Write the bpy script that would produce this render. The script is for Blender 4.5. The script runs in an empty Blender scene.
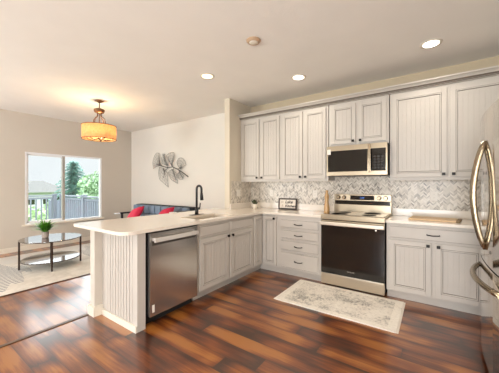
import bpy, bmesh, math, random
from mathutils import Vector, Matrix
random.seed(7)
PI = math.pi
SC = bpy.context.scene
COL = SC.collection

# ------------------------------------------------------------------ camera
cam_d = bpy.data.cameras.new('camera')
cam = bpy.data.objects.new('camera', cam_d); COL.objects.link(cam)
cam_d.sensor_fit = 'HORIZONTAL'; cam_d.sensor_width = 36.0
cam_d.lens = 36.0 * 262.7 / 499.0
cam_d.shift_y = -1.0 / 499.0
cam_d.clip_start = 0.05; cam_d.clip_end = 400
cam.location = (0, 0, 1.314)
cam.rotation_euler = (PI / 2, 0, 0.610)
SC.camera = cam

# ------------------------------------------------------------------ view
SC.view_settings.view_transform = 'Standard'
SC.view_settings.look = 'None'
SC.view_settings.gamma = 1.0
SC.view_settings.use_curve_mapping = False
SC.view_settings.exposure = 0.03

# ------------------------------------------------------------------ world: bright overcast sky
w = bpy.data.worlds.new('overcast_sky'); SC.world = w; w.use_nodes = True
nt = w.node_tree; nt.nodes.clear()
wo = nt.nodes.new('ShaderNodeOutputWorld'); bg = nt.nodes.new('ShaderNodeBackground')
tc = nt.nodes.new('ShaderNodeTexCoord'); nz = nt.nodes.new('ShaderNodeTexNoise')
nz.inputs['Scale'].default_value = 3.0; nz.inputs['Detail'].default_value = 4
rp = nt.nodes.new('ShaderNodeValToRGB')
rp.color_ramp.elements[0].position = 0.35; rp.color_ramp.elements[0].color = (0.82, 0.85, 0.87, 1)
rp.color_ramp.elements[1].position = 0.65; rp.color_ramp.elements[1].color = (0.90, 0.92, 0.93, 1)
nt.links.new(tc.outputs['Generated'], nz.inputs['Vector']); nt.links.new(nz.outputs['Fac'], rp.inputs['Fac'])
nt.links.new(rp.outputs['Color'], bg.inputs['Color'])
# overcast sky: much brighter towards the zenith than at the horizon
sz = nt.nodes.new('ShaderNodeSeparateXYZ'); mr = nt.nodes.new('ShaderNodeMapRange'); mr.interpolation_type = 'SMOOTHSTEP'
mr.inputs['From Min'].default_value = 0.12; mr.inputs['From Max'].default_value = 0.45; mr.inputs['To Min'].default_value = 1.12; mr.inputs['To Max'].default_value = 7.5
nt.links.new(tc.outputs['Generated'], sz.inputs[0]); nt.links.new(sz.outputs['Z'], mr.inputs['Value']); nt.links.new(mr.outputs[0], bg.inputs['Strength'])
nt.links.new(bg.outputs['Background'], wo.inputs['Surface'])

# ------------------------------------------------------------------ lights
def area_light(name, loc, rot, sx, sy, power, color, spread=PI):
    l = bpy.data.lights.new(name, 'AREA'); l.shape = 'RECTANGLE'; l.size = sx; l.size_y = sy
    l.energy = power; l.color = color; l.spread = spread
    o = bpy.data.objects.new(name, l); COL.objects.link(o); o.location = loc; o.rotation_euler = rot
    return o
# added fill behind the camera, tilted up, standing in for daylight
area_light('kitchen_fill', (-.15, -2.75, 1.25), (PI / 2 + .60, 0, 0), 2.0, 2.1, 185, (0.96, 0.98, 1.0))
# second added fill, on the living room's unseen south side
area_light('living_fill', (-5.3, -2.75, 1.35), (PI / 2 + .60, 0, 0), 2.2, 2.0, 160, (0.97, 0.98, 1.0))
def down_light(name, loc, power, color=(1.0, 0.86, 0.68), r=0.07):
    l = bpy.data.lights.new(name, 'SPOT'); l.energy = power; l.color = color
    l.spot_size = math.radians(150); l.spot_blend = 1.0; l.shadow_soft_size = r
    o = bpy.data.objects.new(name, l); COL.objects.link(o); o.location = loc
    return o

# added fill spots without fixtures, above and behind the camera
for x, y in ((-.02, 1.15), (-1.50, .55), (-3.6, -.6)): down_light('down_spot', (x, y, 2.75), 32, (1, .93, .82))

# ------------------------------------------------------------------ materials
M = {}
def srgb(r, g, b):
    f = lambda c: (c / 255 / 12.92) if c / 255 <= 0.04045 else ((c / 255 + 0.055) / 1.055) ** 2.4
    return (f(r), f(g), f(b), 1)
def mat(name, col, rough=0.5, metal=0.0, noise=0.04, scale=8.0, bump=0.0, bscale=60.0, coat=0.0, emit=None, estr=0.0, stretch=None, spec=0.5):
    m = bpy.data.materials.new(name); m.use_nodes = True
    nt = m.node_tree; b = nt.nodes['Principled BSDF']
    tc = nt.nodes.new('ShaderNodeTexCoord'); mp = nt.nodes.new('ShaderNodeMapping')
    nt.links.new(tc.outputs['Object'], mp.inputs['Vector'])
    if stretch: mp.inputs['Scale'].default_value = stretch
    n = nt.nodes.new('ShaderNodeTexNoise'); n.inputs['Scale'].default_value = scale; n.inputs['Detail'].default_value = 5
    nt.links.new(mp.outputs['Vector'], n.inputs['Vector'])
    r = nt.nodes.new('ShaderNodeValToRGB'); c = Vector(col[:3])
    r.color_ramp.elements[0].position = 0.3; r.color_ramp.elements[1].position = 0.7
    r.color_ramp.elements[0].color = (*(c * (1 - noise)), 1); r.color_ramp.elements[1].color = (*(c * (1 + noise)), 1)
    nt.links.new(n.outputs['Fac'], r.inputs['Fac']); nt.links.new(r.outputs['Color'], b.inputs['Base Color'])
    b.inputs['Roughness'].default_value = rough; b.inputs['Metallic'].default_value = metal
    b.inputs['Coat Weight'].default_value = coat; b.inputs['Coat Roughness'].default_value = 0.12
    b.inputs['Specular IOR Level'].default_value = spec
    if bump:
        n2 = nt.nodes.new('ShaderNodeTexNoise'); n2.inputs['Scale'].default_value = bscale; n2.inputs['Detail'].default_value = 3
        nt.links.new(mp.outputs['Vector'], n2.inputs['Vector'])
        bp = nt.nodes.new('ShaderNodeBump'); bp.inputs['Strength'].default_value = bump; bp.inputs['Distance'].default_value = 0.01
        nt.links.new(n2.outputs['Fac'], bp.inputs['Height']); nt.links.new(bp.outputs['Normal'], b.inputs['Normal'])
    if emit:
        b.inputs['Emission Color'].default_value = emit; b.inputs['Emission Strength'].default_value = estr
    M[name] = m
    return m

mat('wall_paint', srgb(204, 196, 184), 0.9, noise=0.012, scale=2, bump=0.05, bscale=120)
mat('wall_paint_pale', srgb(222, 217, 208), 0.9, noise=0.012, scale=2, bump=0.05, bscale=120)
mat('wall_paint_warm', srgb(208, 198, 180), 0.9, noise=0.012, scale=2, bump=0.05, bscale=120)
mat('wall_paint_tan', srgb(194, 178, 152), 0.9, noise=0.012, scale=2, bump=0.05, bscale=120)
mat('ceiling_paint', srgb(238, 233, 226), 0.95, noise=0.015, scale=3, bump=0.15, bscale=90)
mat('trim_white', srgb(226, 218, 203), 0.5, noise=0.01)
mat('vinyl_white', srgb(240, 242, 244), 0.35, noise=0.01)
mat('vinyl_grey', srgb(170, 166, 158), 0.4, noise=0.01)
mat('cabinet_paint', srgb(194, 187, 178), 0.42, noise=0.015, scale=5)
mat('glaze', srgb(96, 84, 70), 0.6, noise=0.1, scale=30)
mat('quartz', srgb(232, 222, 208), 0.16, noise=0.02, scale=40, coat=0.3)
mat('black_metal', srgb(28, 24, 22), 0.4, metal=0.6, noise=0.05)
mat('matte_black', srgb(20, 20, 21), 0.45, noise=0.05)
mat('black_glass', srgb(14, 12, 11), 0.08, noise=0.02, coat=0.6)
mat('oven_window', srgb(18, 15, 13), 0.1, noise=0.02, coat=0.6)
mat('keypad', srgb(38, 34, 31), 0.5, noise=0.02)
mat('toe_dark', srgb(30, 27, 25), 0.8, noise=0.05)
mat('plastic_white', srgb(228, 222, 212), 0.4, noise=0.01)
mat('slot_dark', srgb(70, 64, 58), 0.6, noise=0.02)
mat('display_blue', srgb(40, 70, 120), 0.3, noise=0.01, emit=srgb(90, 150, 255), estr=0.9)
mat('wood_light', srgb(214, 183, 143), 0.5, noise=0.12, scale=6, stretch=(1.5, 12, 12))
mat('wood_brown', srgb(128, 104, 66), 0.5, noise=0.12, scale=6, stretch=(1.5, 12, 12))
mat('mill_wood', srgb(190, 150, 98), 0.35, noise=0.18, scale=9, stretch=(6, 6, 1), coat=0.3)
mat('frame_wood', srgb(44, 30, 22), 0.5, noise=0.15, scale=12)
mat('sign_face', srgb(236, 226, 212), 0.7, noise=0.01)
mat('sign_pale', srgb(205, 190, 172), 0.7, noise=0.01)
mat('sign_ink', srgb(38, 32, 30), 0.7, noise=0.01)
mat('pot_white', srgb(226, 214, 196), 0.5, noise=0.02)
mat('pot_grey', srgb(166, 150, 142), 0.7, noise=0.2, scale=40)
mat('succulent', srgb(46, 52, 24), 0.6, noise=0.3, scale=30)
mat('grass_leaf', srgb(88, 150, 42), 0.5, noise=0.3, scale=25)
mat('soil', srgb(50, 38, 28), 0.9, noise=0.2, scale=50)
mat('sofa_fabric', srgb(118, 134, 152), 0.75, noise=0.12, scale=12, bump=0.2, bscale=200)
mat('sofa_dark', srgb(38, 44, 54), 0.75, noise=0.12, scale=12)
mat('pillow_red', srgb(196, 28, 66), 0.75, noise=0.1, scale=14, bump=0.2, bscale=150)
mat('leg_bronze', srgb(62, 46, 38), 0.4, metal=0.5, noise=0.1)
mat('bronze', srgb(118, 84, 58), 0.4, metal=0.7, noise=0.12, scale=20)
mat('wire_grey', srgb(96, 94, 92), 0.45, metal=0.5, noise=0.1)
mat('mesh_grey', srgb(150, 147, 142), 0.5, metal=0.3, noise=0.1)
mat('bulb', srgb(255, 220, 170), 0.5, emit=srgb(255, 214, 150), estr=3.0)
mat('lens_on', srgb(255, 250, 240), 0.5, emit=srgb(255, 248, 236), estr=5.0)
mat('lens_warm', srgb(255, 236, 200), 0.5, emit=srgb(255, 226, 186), estr=2.5)
mat('detector', srgb(186, 156, 126), 0.6, noise=0.03)
mat('deck_wood', srgb(170, 168, 166), 0.8, noise=0.1, scale=4, stretch=(1, 8, 8))
mat('deck_white', srgb(112, 118, 128), 0.6, noise=0.02)
mat('fence_grey', srgb(108, 114, 128), 0.8, noise=0.08, scale=6, stretch=(8, 8, 1))
mat('roof_grey', srgb(92, 92, 90), 0.9, noise=0.12, scale=3)
mat('siding', srgb(180, 182, 184), 0.9, noise=0.05)
mat('lawn', srgb(110, 140, 80), 0.95, noise=0.25, scale=1.5)
mat('spruce_needles', srgb(122, 152, 146), 0.8, noise=0.3, scale=2.0)
mat('tree_leaves', srgb(142, 170, 134), 0.8, noise=0.3, scale=2.5)
mat('bush_leaves', srgb(168, 190, 148), 0.8, noise=0.35, scale=3.0)
mat('bark', srgb(92, 78, 66), 0.9, noise=0.2, scale=10)
mat('shoe_strip', srgb(88, 66, 50), 0.35, noise=0.1, scale=10)
mat('brushed', srgb(10, 10, 10), 0.3)

def steel(name, col, rough=0.26, axis='x'):
    m = mat(name, col, rough, metal=1.0, noise=0.05, scale=4, stretch=((1, 60, 120) if axis == 'x' else (60, 60, 1)))
    m.node_tree.nodes['Principled BSDF'].inputs['Anisotropic'].default_value = 0.5
    if name == 'steel_dw': m.node_tree.nodes['Principled BSDF'].inputs['Metallic'].default_value = 0.95
    return m
steel('steel', srgb(226, 220, 212), 0.30)
steel('steel_warm', srgb(170, 156, 134), 0.28)
steel('steel_fridge', srgb(196, 188, 178), 0.07)
steel('steel_drawer', srgb(206, 194, 176), 0.34)
mat('handle_bright', srgb(236, 232, 226), 0.25, metal=0.45, noise=0.02)
steel('steel_dw', srgb(206, 203, 200), 0.22)
steel('nickel', srgb(160, 146, 124), 0.2)
mat('sink_steel', srgb(214, 204, 190), 0.35, metal=0.4, noise=0.03)

def mathn(nt, op, a, b=None, c=None):
    n = nt.nodes.new('ShaderNodeMath'); n.operation = op
    for i, v in enumerate((a, b, c)):
        if v is None: continue
        if isinstance(v, (int, float)): n.inputs[i].default_value = v
        else: nt.links.new(v, n.inputs[i])
    return n.outputs[0]
def ramp(nt, fac, stops, interp='LINEAR'):
    r = nt.nodes.new('ShaderNodeValToRGB'); cr = r.color_ramp; cr.interpolation = interp
    while len(cr.elements) < len(stops): cr.elements.new(0.5)
    for e, (p, c) in zip(cr.elements, stops): e.position = p; e.color = c
    nt.links.new(fac, r.inputs['Fac']); return r.outputs['Color']
def mixc(nt, fac, a, b, mode='MIX'):
    n = nt.nodes.new('ShaderNodeMix'); n.data_type = 'RGBA'; n.blend_type = mode
    if isinstance(fac, (int, float)): n.inputs[0].default_value = fac
    else: nt.links.new(fac, n.inputs[0])
    for i, v in ((6, a), (7, b)):
        if isinstance(v, tuple): n.inputs[i].default_value = v
        else: nt.links.new(v, n.inputs[i])
    return n.outputs[2]
def noise(nt, vec, scale, detail=4, rough=0.5, dist=0.0):
    n = nt.nodes.new('ShaderNodeTexNoise'); n.inputs['Scale'].default_value = scale; n.inputs['Detail'].default_value = detail
    n.inputs['Roughness'].default_value = rough; n.inputs['Distortion'].default_value = dist
    nt.links.new(vec, n.inputs['Vector']); return n.outputs['Fac']
def comb(nt, x, y, z=0.0):
    n = nt.nodes.new('ShaderNodeCombineXYZ')
    for i, v in enumerate((x, y, z)):
        if isinstance(v, (int, float)): n.inputs[i].default_value = v
        else: nt.links.new(v, n.inputs[i])
    return n.outputs[0]
def white(nt, vec):
    n = nt.nodes.new('ShaderNodeTexWhiteNoise'); n.noise_dimensions = '3D'; nt.links.new(vec, n.inputs['Vector']); return n.outputs['Value']

def floor_mat():
    m = bpy.data.materials.new('plank_floor'); m.use_nodes = True; nt = m.node_tree; b = nt.nodes['Principled BSDF']
    tc = nt.nodes.new('ShaderNodeTexCoord'); sp = nt.nodes.new('ShaderNodeSeparateXYZ'); nt.links.new(tc.outputs['Object'], sp.inputs[0])
    X, Y = sp.outputs['X'], sp.outputs['Y']
    W, L = 0.15, 1.22
    v = mathn(nt, 'DIVIDE', mathn(nt, 'SUBTRACT', Y, 0.645), W); row = mathn(nt, 'FLOOR', v); fv = mathn(nt, 'FRACT', v)
    off = white(nt, comb(nt, row, 3.1, 7.7))
    u = mathn(nt, 'ADD', mathn(nt, 'DIVIDE', X, L), mathn(nt, 'MULTIPLY', off, 5.0)); ci = mathn(nt, 'FLOOR', u); fu = mathn(nt, 'FRACT', u)
    pid = white(nt, comb(nt, row, ci, 1.3)); pid2 = white(nt, comb(nt, row, ci, 9.3))
    # scraped light fields with darker ends inside each board
    seed = mathn(nt, 'MULTIPLY', pid, 40.0)
    vec = comb(nt, mathn(nt, 'ADD', mathn(nt, 'MULTIPLY', X, 1.9), mathn(nt, 'MULTIPLY', seed, 3.7)), mathn(nt, 'MULTIPLY', fv, 0.35), seed)
    field = noise(nt, vec, 1.0, 1.5, 0.5, 0.3)
    ev = mathn(nt, 'MULTIPLY', mathn(nt, 'ABSOLUTE', mathn(nt, 'SUBTRACT', fv, 0.5)), 2.0)
    field = mathn(nt, 'SUBTRACT', field, mathn(nt, 'MULTIPLY', mathn(nt, 'POWER', ev, 2.0), 0.13))
    grain = noise(nt, comb(nt, mathn(nt, 'MULTIPLY', X, 4.0), mathn(nt, 'MULTIPLY', Y, 60.0), seed), 1.0, 6, 0.6, 0.6)
    field = mathn(nt, 'ADD', field, mathn(nt, 'MULTIPLY', mathn(nt, 'SUBTRACT', grain, 0.5), 0.30))
    eu0 = mathn(nt, 'MULTIPLY', mathn(nt, 'ABSOLUTE', mathn(nt, 'SUBTRACT', fu, 0.5)), 2.0)
    field = mathn(nt, 'SUBTRACT', field, mathn(nt, 'MULTIPLY', mathn(nt, 'POWER', eu0, 7.0), 0.22))
    field = mathn(nt, 'ADD', field, mathn(nt, 'MULTIPLY', mathn(nt, 'SUBTRACT', pid2, 0.5), 0.10))
    streak = noise(nt, comb(nt, mathn(nt, 'ADD', mathn(nt, 'MULTIPLY', X, 1.3), seed), mathn(nt, 'MULTIPLY', Y, 26.0)), 1.0, 2)
    field = mathn(nt, 'ADD', field, mathn(nt, 'MULTIPLY', mathn(nt, 'SUBTRACT', streak, 0.5), 0.26))
    colr = ramp(nt, field, [(0.22, srgb(58, 28, 14)), (0.35, srgb(92, 43, 18)), (0.46, srgb(124, 65, 25)), (0.58, srgb(158, 98, 42))])
    # seams
    e = 0.014
    s1 = mathn(nt, 'GREATER_THAN', ev, 1.0 - 2 * e)
    eu = mathn(nt, 'MULTIPLY', mathn(nt, 'ABSOLUTE', mathn(nt, 'SUBTRACT', fu, 0.5)), 2.0)
    s2 = mathn(nt, 'GREATER_THAN', eu, 1.0 - 0.0035)
    seam = mathn(nt, 'MAXIMUM', s1, s2)
    colr = mixc(nt, mathn(nt, 'MULTIPLY', seam, 0.6), colr, srgb(58, 34, 22))
    nt.links.new(colr, b.inputs['Base Color'])
    b.inputs['Roughness'].default_value = 0.30
    b.inputs['Coat Weight'].default_value = 0.85; b.inputs['Coat Roughness'].default_value = 0.22; b.inputs['Coat IOR'].default_value = 1.75; b.inputs['Specular IOR Level'].default_value = 0.3
    h = mathn(nt, 'SUBTRACT', mathn(nt, 'MULTIPLY', grain, 0.3), seam)
    bp = nt.nodes.new('ShaderNodeBump'); bp.inputs['Strength'].default_value = 0.12; bp.inputs['Distance'].default_value = 0.004
    nt.links.new(h, bp.inputs['Height']); nt.links.new(bp.outputs['Normal'], b.inputs['Normal']); nt.links.new(bp.outputs['Normal'], b.inputs['Coat Normal'])
    M['plank_floor'] = m
floor_mat()

def mosaic_mat(name, axis):
    m = bpy.data.materials.new(name); m.use_nodes = True; nt = m.node_tree; b = nt.nodes['Principled BSDF']
    tc = nt.nodes.new('ShaderNodeTexCoord'); sp = nt.nodes.new('ShaderNodeSeparateXYZ'); nt.links.new(tc.outputs['Object'], sp.inputs[0])
    U, V = sp.outputs[axis], sp.outputs['Z']
    cw = 0.034
    cu = mathn(nt, 'DIVIDE', U, cw); ci = mathn(nt, 'FLOOR', cu); fu = mathn(nt, 'FRACT', cu)
    par = mathn(nt, 'MODULO', mathn(nt, 'ABSOLUTE', ci), 2.0)
    tri = mathn(nt, 'SUBTRACT', mathn(nt, 'MULTIPLY', fu, mathn(nt, 'SUBTRACT', mathn(nt, 'MULTIPLY', par, 2.0), 1.0)), par)
    vv = mathn(nt, 'DIVIDE', mathn(nt, 'ADD', V, mathn(nt, 'MULTIPLY', tri, cw)), 0.020)
    ri = mathn(nt, 'FLOOR', vv); fr = mathn(nt, 'FRACT', vv)
    cid = white(nt, comb(nt, ci, ri, 2.2))
    big = noise(nt, tc.outputs['Object'], 7.0, 3)
    f = mathn(nt, 'ADD', mathn(nt, 'MULTIPLY', cid, 0.75), mathn(nt, 'MULTIPLY', big, 0.35))
    colr = ramp(nt, f, [(0.04, srgb(104, 96, 86)), (0.22, srgb(158, 148, 134)), (0.42, srgb(192, 183, 169)), (0.66, srgb(212, 203, 189)), (0.95, srgb(228, 220, 208))])
    dark = ramp(nt, white(nt, comb(nt, ci, ri, 8.2)), [(0.965, (0, 0, 0, 1)), (0.972, (1, 1, 1, 1))])
    colr = mixc(nt, mathn(nt, 'MULTIPLY', dark, 0.75), colr, srgb(70, 66, 62))
    g1 = mathn(nt, 'LESS_THAN', fr, 0.09); g2 = mathn(nt, 'LESS_THAN', fu, 0.045)
    g = mathn(nt, 'MAXIMUM', g1, g2)
    colr = mixc(nt, g, colr, srgb(205, 197, 184))
    nt.links.new(colr, b.inputs['Base Color']); b.inputs['Roughness'].default_value = 0.28
    bp = nt.nodes.new('ShaderNodeBump'); bp.inputs['Strength'].default_value = 0.3; bp.inputs['Distance'].default_value = 0.002
    nt.links.new(mathn(nt, 'SUBTRACT', 1.0, g), bp.inputs['Height']); nt.links.new(bp.outputs['Normal'], b.inputs['Normal'])
    M[name] = m
mosaic_mat('mosaic_x', 'X'); mosaic_mat('mosaic_y', 'Y')

def kitchen_rug_mat():
    m = bpy.data.materials.new('faded_rug'); m.use_nodes = True; nt = m.node_tree; b = nt.nodes['Principled BSDF']
    tc = nt.nodes.new('ShaderNodeTexCoord'); O = tc.outputs['Object']
    sp = nt.nodes.new('ShaderNodeSeparateXYZ'); nt.links.new(O, sp.inputs[0])
    a = noise(nt, O, 3.5, 3); f = noise(nt, O, 55.0, 5, 0.75); f2 = noise(nt, O, 17.0, 4, 0.7, 1.5)
    k = mathn(nt, 'ADD', mathn(nt, 'ADD', mathn(nt, 'MULTIPLY', a, 0.45), mathn(nt, 'MULTIPLY', f, 0.4)), mathn(nt, 'MULTIPLY', f2, 0.45))
    # plainer pale border
    ex = mathn(nt, 'GREATER_THAN', mathn(nt, 'ABSOLUTE', sp.outputs['X']), 0.54); ey = mathn(nt, 'GREATER_THAN', mathn(nt, 'ABSOLUTE', sp.outputs['Y']), 0.31)
    k = mathn(nt, 'ADD', k, mathn(nt, 'MULTIPLY', mathn(nt, 'MAXIMUM', ex, ey), 0.10))
    c = ramp(nt, k, [(0.50, srgb(116, 113, 108)), (0.58, srgb(176, 170, 160)), (0.65, srgb(222, 214, 202)), (0.78, srgb(238, 231, 219))])
    nt.links.new(c, b.inputs['Base Color']); b.inputs['Roughness'].default_value = 0.95
    bp = nt.nodes.new('ShaderNodeBump'); bp.inputs['Strength'].default_value = 0.4; bp.inputs['Distance'].default_value = 0.004
    nt.links.new(f, bp.inputs['Height']); nt.links.new(bp.outputs['Normal'], b.inputs['Normal']); M['faded_rug'] = m
kitchen_rug_mat()
def living_rug_mat():
    m = bpy.data.materials.new('patterned_rug'); m.use_nodes = True; nt = m.node_tree; b = nt.nodes['Principled BSDF']
    tc = nt.nodes.new('ShaderNodeTexCoord'); O = tc.outputs['Object']
    sp = nt.nodes.new('ShaderNodeSeparateXYZ'); nt.links.new(O, sp.inputs[0]); X, Y = sp.outputs['X'], sp.outputs['Y']
    base = ramp(nt, noise(nt, O, 7, 5, 0.6, 0.8), [(0.3, srgb(190, 183, 172)), (0.7, srgb(216, 210, 200))])
    # repeat of big diamonds with fine wavy stripes, 1.9 m apart
    dx = mathn(nt, 'ABSOLUTE', mathn(nt, 'SUBTRACT', X, -5.25))
    yy = mathn(nt, 'ABSOLUTE', mathn(nt, 'SUBTRACT', mathn(nt, 'FRACT', mathn(nt, 'ADD', mathn(nt, 'DIVIDE', mathn(nt, 'SUBTRACT', Y, 0.25), 3.1), 0.5)), 0.5))
    dd = mathn(nt, 'SQRT', mathn(nt, 'ADD', mathn(nt, 'POWER', dx, 2.0), mathn(nt, 'POWER', mathn(nt, 'MULTIPLY', yy, 3.1), 2.0)))
    wob = mathn(nt, 'MULTIPLY', mathn(nt, 'SINE', mathn(nt, 'MULTIPLY', Y, 26.0)), 0.06)
    inside = mathn(nt, 'LESS_THAN', mathn(nt, 'ADD', dd, wob), 1.10)
    n1 = mathn(nt, 'SINE', mathn(nt, 'ADD', mathn(nt, 'MULTIPLY', X, 88.0), mathn(nt, 'MULTIPLY', mathn(nt, 'SINE', mathn(nt, 'MULTIPLY', Y, 30.0)), 0.9)))
    st = mathn(nt, 'GREATER_THAN', n1, 0.0)
    pat = mixc(nt, st, srgb(218, 212, 202), srgb(122, 122, 124))
    c = mixc(nt, inside, base, pat)
    grey = mathn(nt, 'LESS_THAN', X, -5.78)
    c = mixc(nt, mathn(nt, 'MULTIPLY', grey, mathn(nt, 'SUBTRACT', 1.0, inside)), c, srgb(196, 192, 186))
    nt.links.new(c, b.inputs['Base Color']); b.inputs['Roughness'].default_value = 0.97; M['patterned_rug'] = m
living_rug_mat()
def glass_mat(name, tint, gl=0.08, ior=1.45):
    m = bpy.data.materials.new(name); m.use_nodes = True; nt = m.node_tree; nt.nodes.clear()
    o = nt.nodes.new('ShaderNodeOutputMaterial'); t = nt.nodes.new('ShaderNodeBsdfTransparent'); g = nt.nodes.new('ShaderNodeBsdfGlossy')
    n = nt.nodes.new('ShaderNodeTexNoise'); n.inputs['Scale'].default_value = 1.0
    r = ramp(nt, n.outputs['Fac'], [(0, tint), (1, tuple(min(1, c * 1.02) for c in tint))]); nt.links.new(r, t.inputs['Color'])
    g.inputs['Roughness'].default_value = 0.02; mx = nt.nodes.new('ShaderNodeMixShader'); f = nt.nodes.new('ShaderNodeFresnel'); f.inputs['IOR'].default_value = ior
    fac = mathn(nt, 'ADD', f.outputs[0], gl)
    nt.links.new(fac, mx.inputs[0]); nt.links.new(t.outputs[0], mx.inputs[1]); nt.links.new(g.outputs[0], mx.inputs[2]); nt.links.new(mx.outputs[0], o.inputs[0])
    M[name] = m
glass_mat('window_glass', (0.96, 0.98, 0.98, 1), 0.0, 1.3)
glass_mat('table_glass', (0.86, 0.92, 0.94, 1), 0.38)
def shade_mat():
    m = bpy.data.materials.new('amber_shade'); m.use_nodes = True; nt = m.node_tree; nt.nodes.clear()
    o = nt.nodes.new('ShaderNodeOutputMaterial'); t = nt.nodes.new('ShaderNodeBsdfTranslucent'); d = nt.nodes.new('ShaderNodeBsdfDiffuse')
    e = nt.nodes.new('ShaderNodeEmission'); tc = nt.nodes.new('ShaderNodeTexCoord')
    f = noise(nt, tc.outputs['Object'], 30, 4)
    c = ramp(nt, f, [(0.3, srgb(222, 176, 124)), (0.7, srgb(236, 194, 144))])
    for n in (t, d, e): nt.links.new(c, n.inputs['Color'])
    e.inputs['Strength'].default_value = 0.30
    m1 = nt.nodes.new('ShaderNodeMixShader'); nt.links.new(t.outputs[0], m1.inputs[1]); nt.links.new(d.outputs[0], m1.inputs[2])
    a = nt.nodes.new('ShaderNodeAddShader'); nt.links.new(m1.outputs[0], a.inputs[0]); nt.links.new(e.outputs[0], a.inputs[1]); nt.links.new(a.outputs[0], o.inputs[0])
    M['amber_shade'] = m
shade_mat()

# ------------------------------------------------------------------ mesh helpers
class MB:
    def __init__(self): self.bm = bmesh.new(); self.mats = []; self.cur = 0
    def use(self, m):
        if m not in self.mats: self.mats.append(m)
        self.cur = self.mats.index(m); return self
    def _tag(self, faces):
        for f in faces: f.material_index = self.cur
    def box(self, x0, x1, y0, y1, z0, z1, bev=0.0, mtx=None):
        r = bmesh.ops.create_cube(self.bm, size=1.0)
        vs = r['verts']
        for v in vs: v.co = Vector(((x0 + x1) / 2 + v.co.x * (x1 - x0), (y0 + y1) / 2 + v.co.y * (y1 - y0), (z0 + z1) / 2 + v.co.z * (z1 - z0)))
        fs = list({f for v in vs for f in v.link_faces}); self._tag(fs)
        if bev > 0:
            es = list({e for v in vs for e in v.link_edges})
            rr = bmesh.ops.bevel(self.bm, geom=es, offset=bev, segments=2, profile=0.7, affect='EDGES')
            self._tag(rr['faces']); vs = list({v for f in rr['faces'] for v in f.verts} | {v for v in vs if v.is_valid})
        if mtx is not None:
            for v in vs: v.co = mtx @ v.co
        return self
    def poly(self, pts):
        vs = [self.bm.verts.new(p) for p in pts]; f = self.bm.faces.new(vs); f.material_index = self.cur; return f
    def prism(self, pts, z0, z1, plane='xy'):
        def P(a, b, c):
            return {'xy': (a, b, c), 'xz': (a, c, b), 'yz': (c, a, b)}[plane]
        lo = [self.bm.verts.new(P(a, b, z0)) for a, b in pts]; hi = [self.bm.verts.new(P(a, b, z1)) for a, b in pts]
        n = len(pts); fs = [self.bm.faces.new(lo[::-1]), self.bm.faces.new(hi)]
        for i in range(n): fs.append(self.bm.faces.new((lo[i], lo[(i + 1) % n], hi[(i + 1) % n], hi[i])))
        self._tag(fs); return self
    def cyl(self, c, r, h, axis='z', seg=20, r2=None):
        r2 = r if r2 is None else r2
        q = bmesh.ops.create_cone(self.bm, cap_ends=True, segments=seg, radius1=r, radius2=r2, depth=h)
        rot = {'z': Matrix.Identity(3), 'x': Matrix.Rotation(PI / 2, 3, 'Y'), 'y': Matrix.Rotation(-PI / 2, 3, 'X')}[axis]
        for v in q['verts']: v.co = rot @ v.co + Vector(c)
        fs = list({f for v in q['verts'] for f in v.link_faces}); self._tag(fs)
        for f in fs: f.smooth = len(f.verts) == 4
        return self
    def ball(self, c, r, s=(1, 1, 1), seg=16):
        q = bmesh.ops.create_uvsphere(self.bm, u_segments=seg, v_segments=seg // 2 + 2, radius=r)
        for v in q['verts']: v.co = Vector((v.co.x * s[0], v.co.y * s[1], v.co.z * s[2])) + Vector(c)
        fs = list({f for v in q['verts'] for f in v.link_faces}); self._tag(fs)
        for f in fs: f.smooth = True
        return self
    def lathe(self, prof, c=(0, 0, 0), seg=28, sx=1, sy=1):
        rings = []
        for r, z in prof:
            rings.append([self.bm.verts.new((c[0] + r * sx * math.cos(2 * PI * i / seg), c[1] + r * sy * math.sin(2 * PI * i / seg), c[2] + z)) for i in range(seg)])
        for a, b in zip(rings, rings[1:]):
            for i in range(seg):
                f = self.bm.faces.new((a[i], a[(i + 1) % seg], b[(i + 1) % seg], b[i])); f.material_index = self.cur; f.smooth = True
        for ring, fl in ((rings[0], True), (rings[-1], False)):
            f = self.bm.faces.new(ring[::-1] if fl else ring); f.material_index = self.cur
        return self
    def tube(self, pts, r, seg=8, rs=None, flat=None):
        pts = [Vector(p) for p in pts]; rings = []; n = len(pts)
        up = None
        for i, p in enumerate(pts):
            t = (pts[min(i + 1, n - 1)] - pts[max(i - 1, 0)]).normalized()
            if up is None:
                up = Vector((0, 0, 1)) if abs(t.z) < 0.9 else Vector((1, 0, 0))
            a = t.cross(up)
            if a.length < 1e-6: a = t.cross(Vector((0, 1, 0.1)))
            a.normalize(); b = a.cross(t).normalized(); up = b
            rr = rs[i] if rs else r; k = flat or 1.0
            rings.append([self.bm.verts.new(p + a * rr * math.cos(2 * PI * j / seg) + b * rr * k * math.sin(2 * PI * j / seg)) for j in range(seg)])
        for a, b in zip(rings, rings[1:]):
            for j in range(seg):
                f = self.bm.faces.new((a[j], a[(j + 1) % seg], b[(j + 1) % seg], b[j])); f.material_index = self.cur; f.smooth = True
        for ring in (rings[0][::-1], rings[-1]):
            f = self.bm.faces.new(ring); f.material_index = self.cur
        return self
    def build(self, name, m=None, parent=None, loc=None, sub=0):
        bmesh.ops.recalc_face_normals(self.bm, faces=self.bm.faces[:])
        me = bpy.data.meshes.new(name); self.bm.to_mesh(me); self.bm.free()
        for k in (self.mats if self.mats else [m]): me.materials.append(M[k])
        o = bpy.data.objects.new(name, me); COL.objects.link(o)
        if parent: o.parent = parent
        if loc: o.location = loc
        if sub:
            s = o.modifiers.new('sub', 'SUBSURF'); s.levels = sub; s.render_levels = sub
            for p in me.polygons: p.use_smooth = True
        return o
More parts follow.
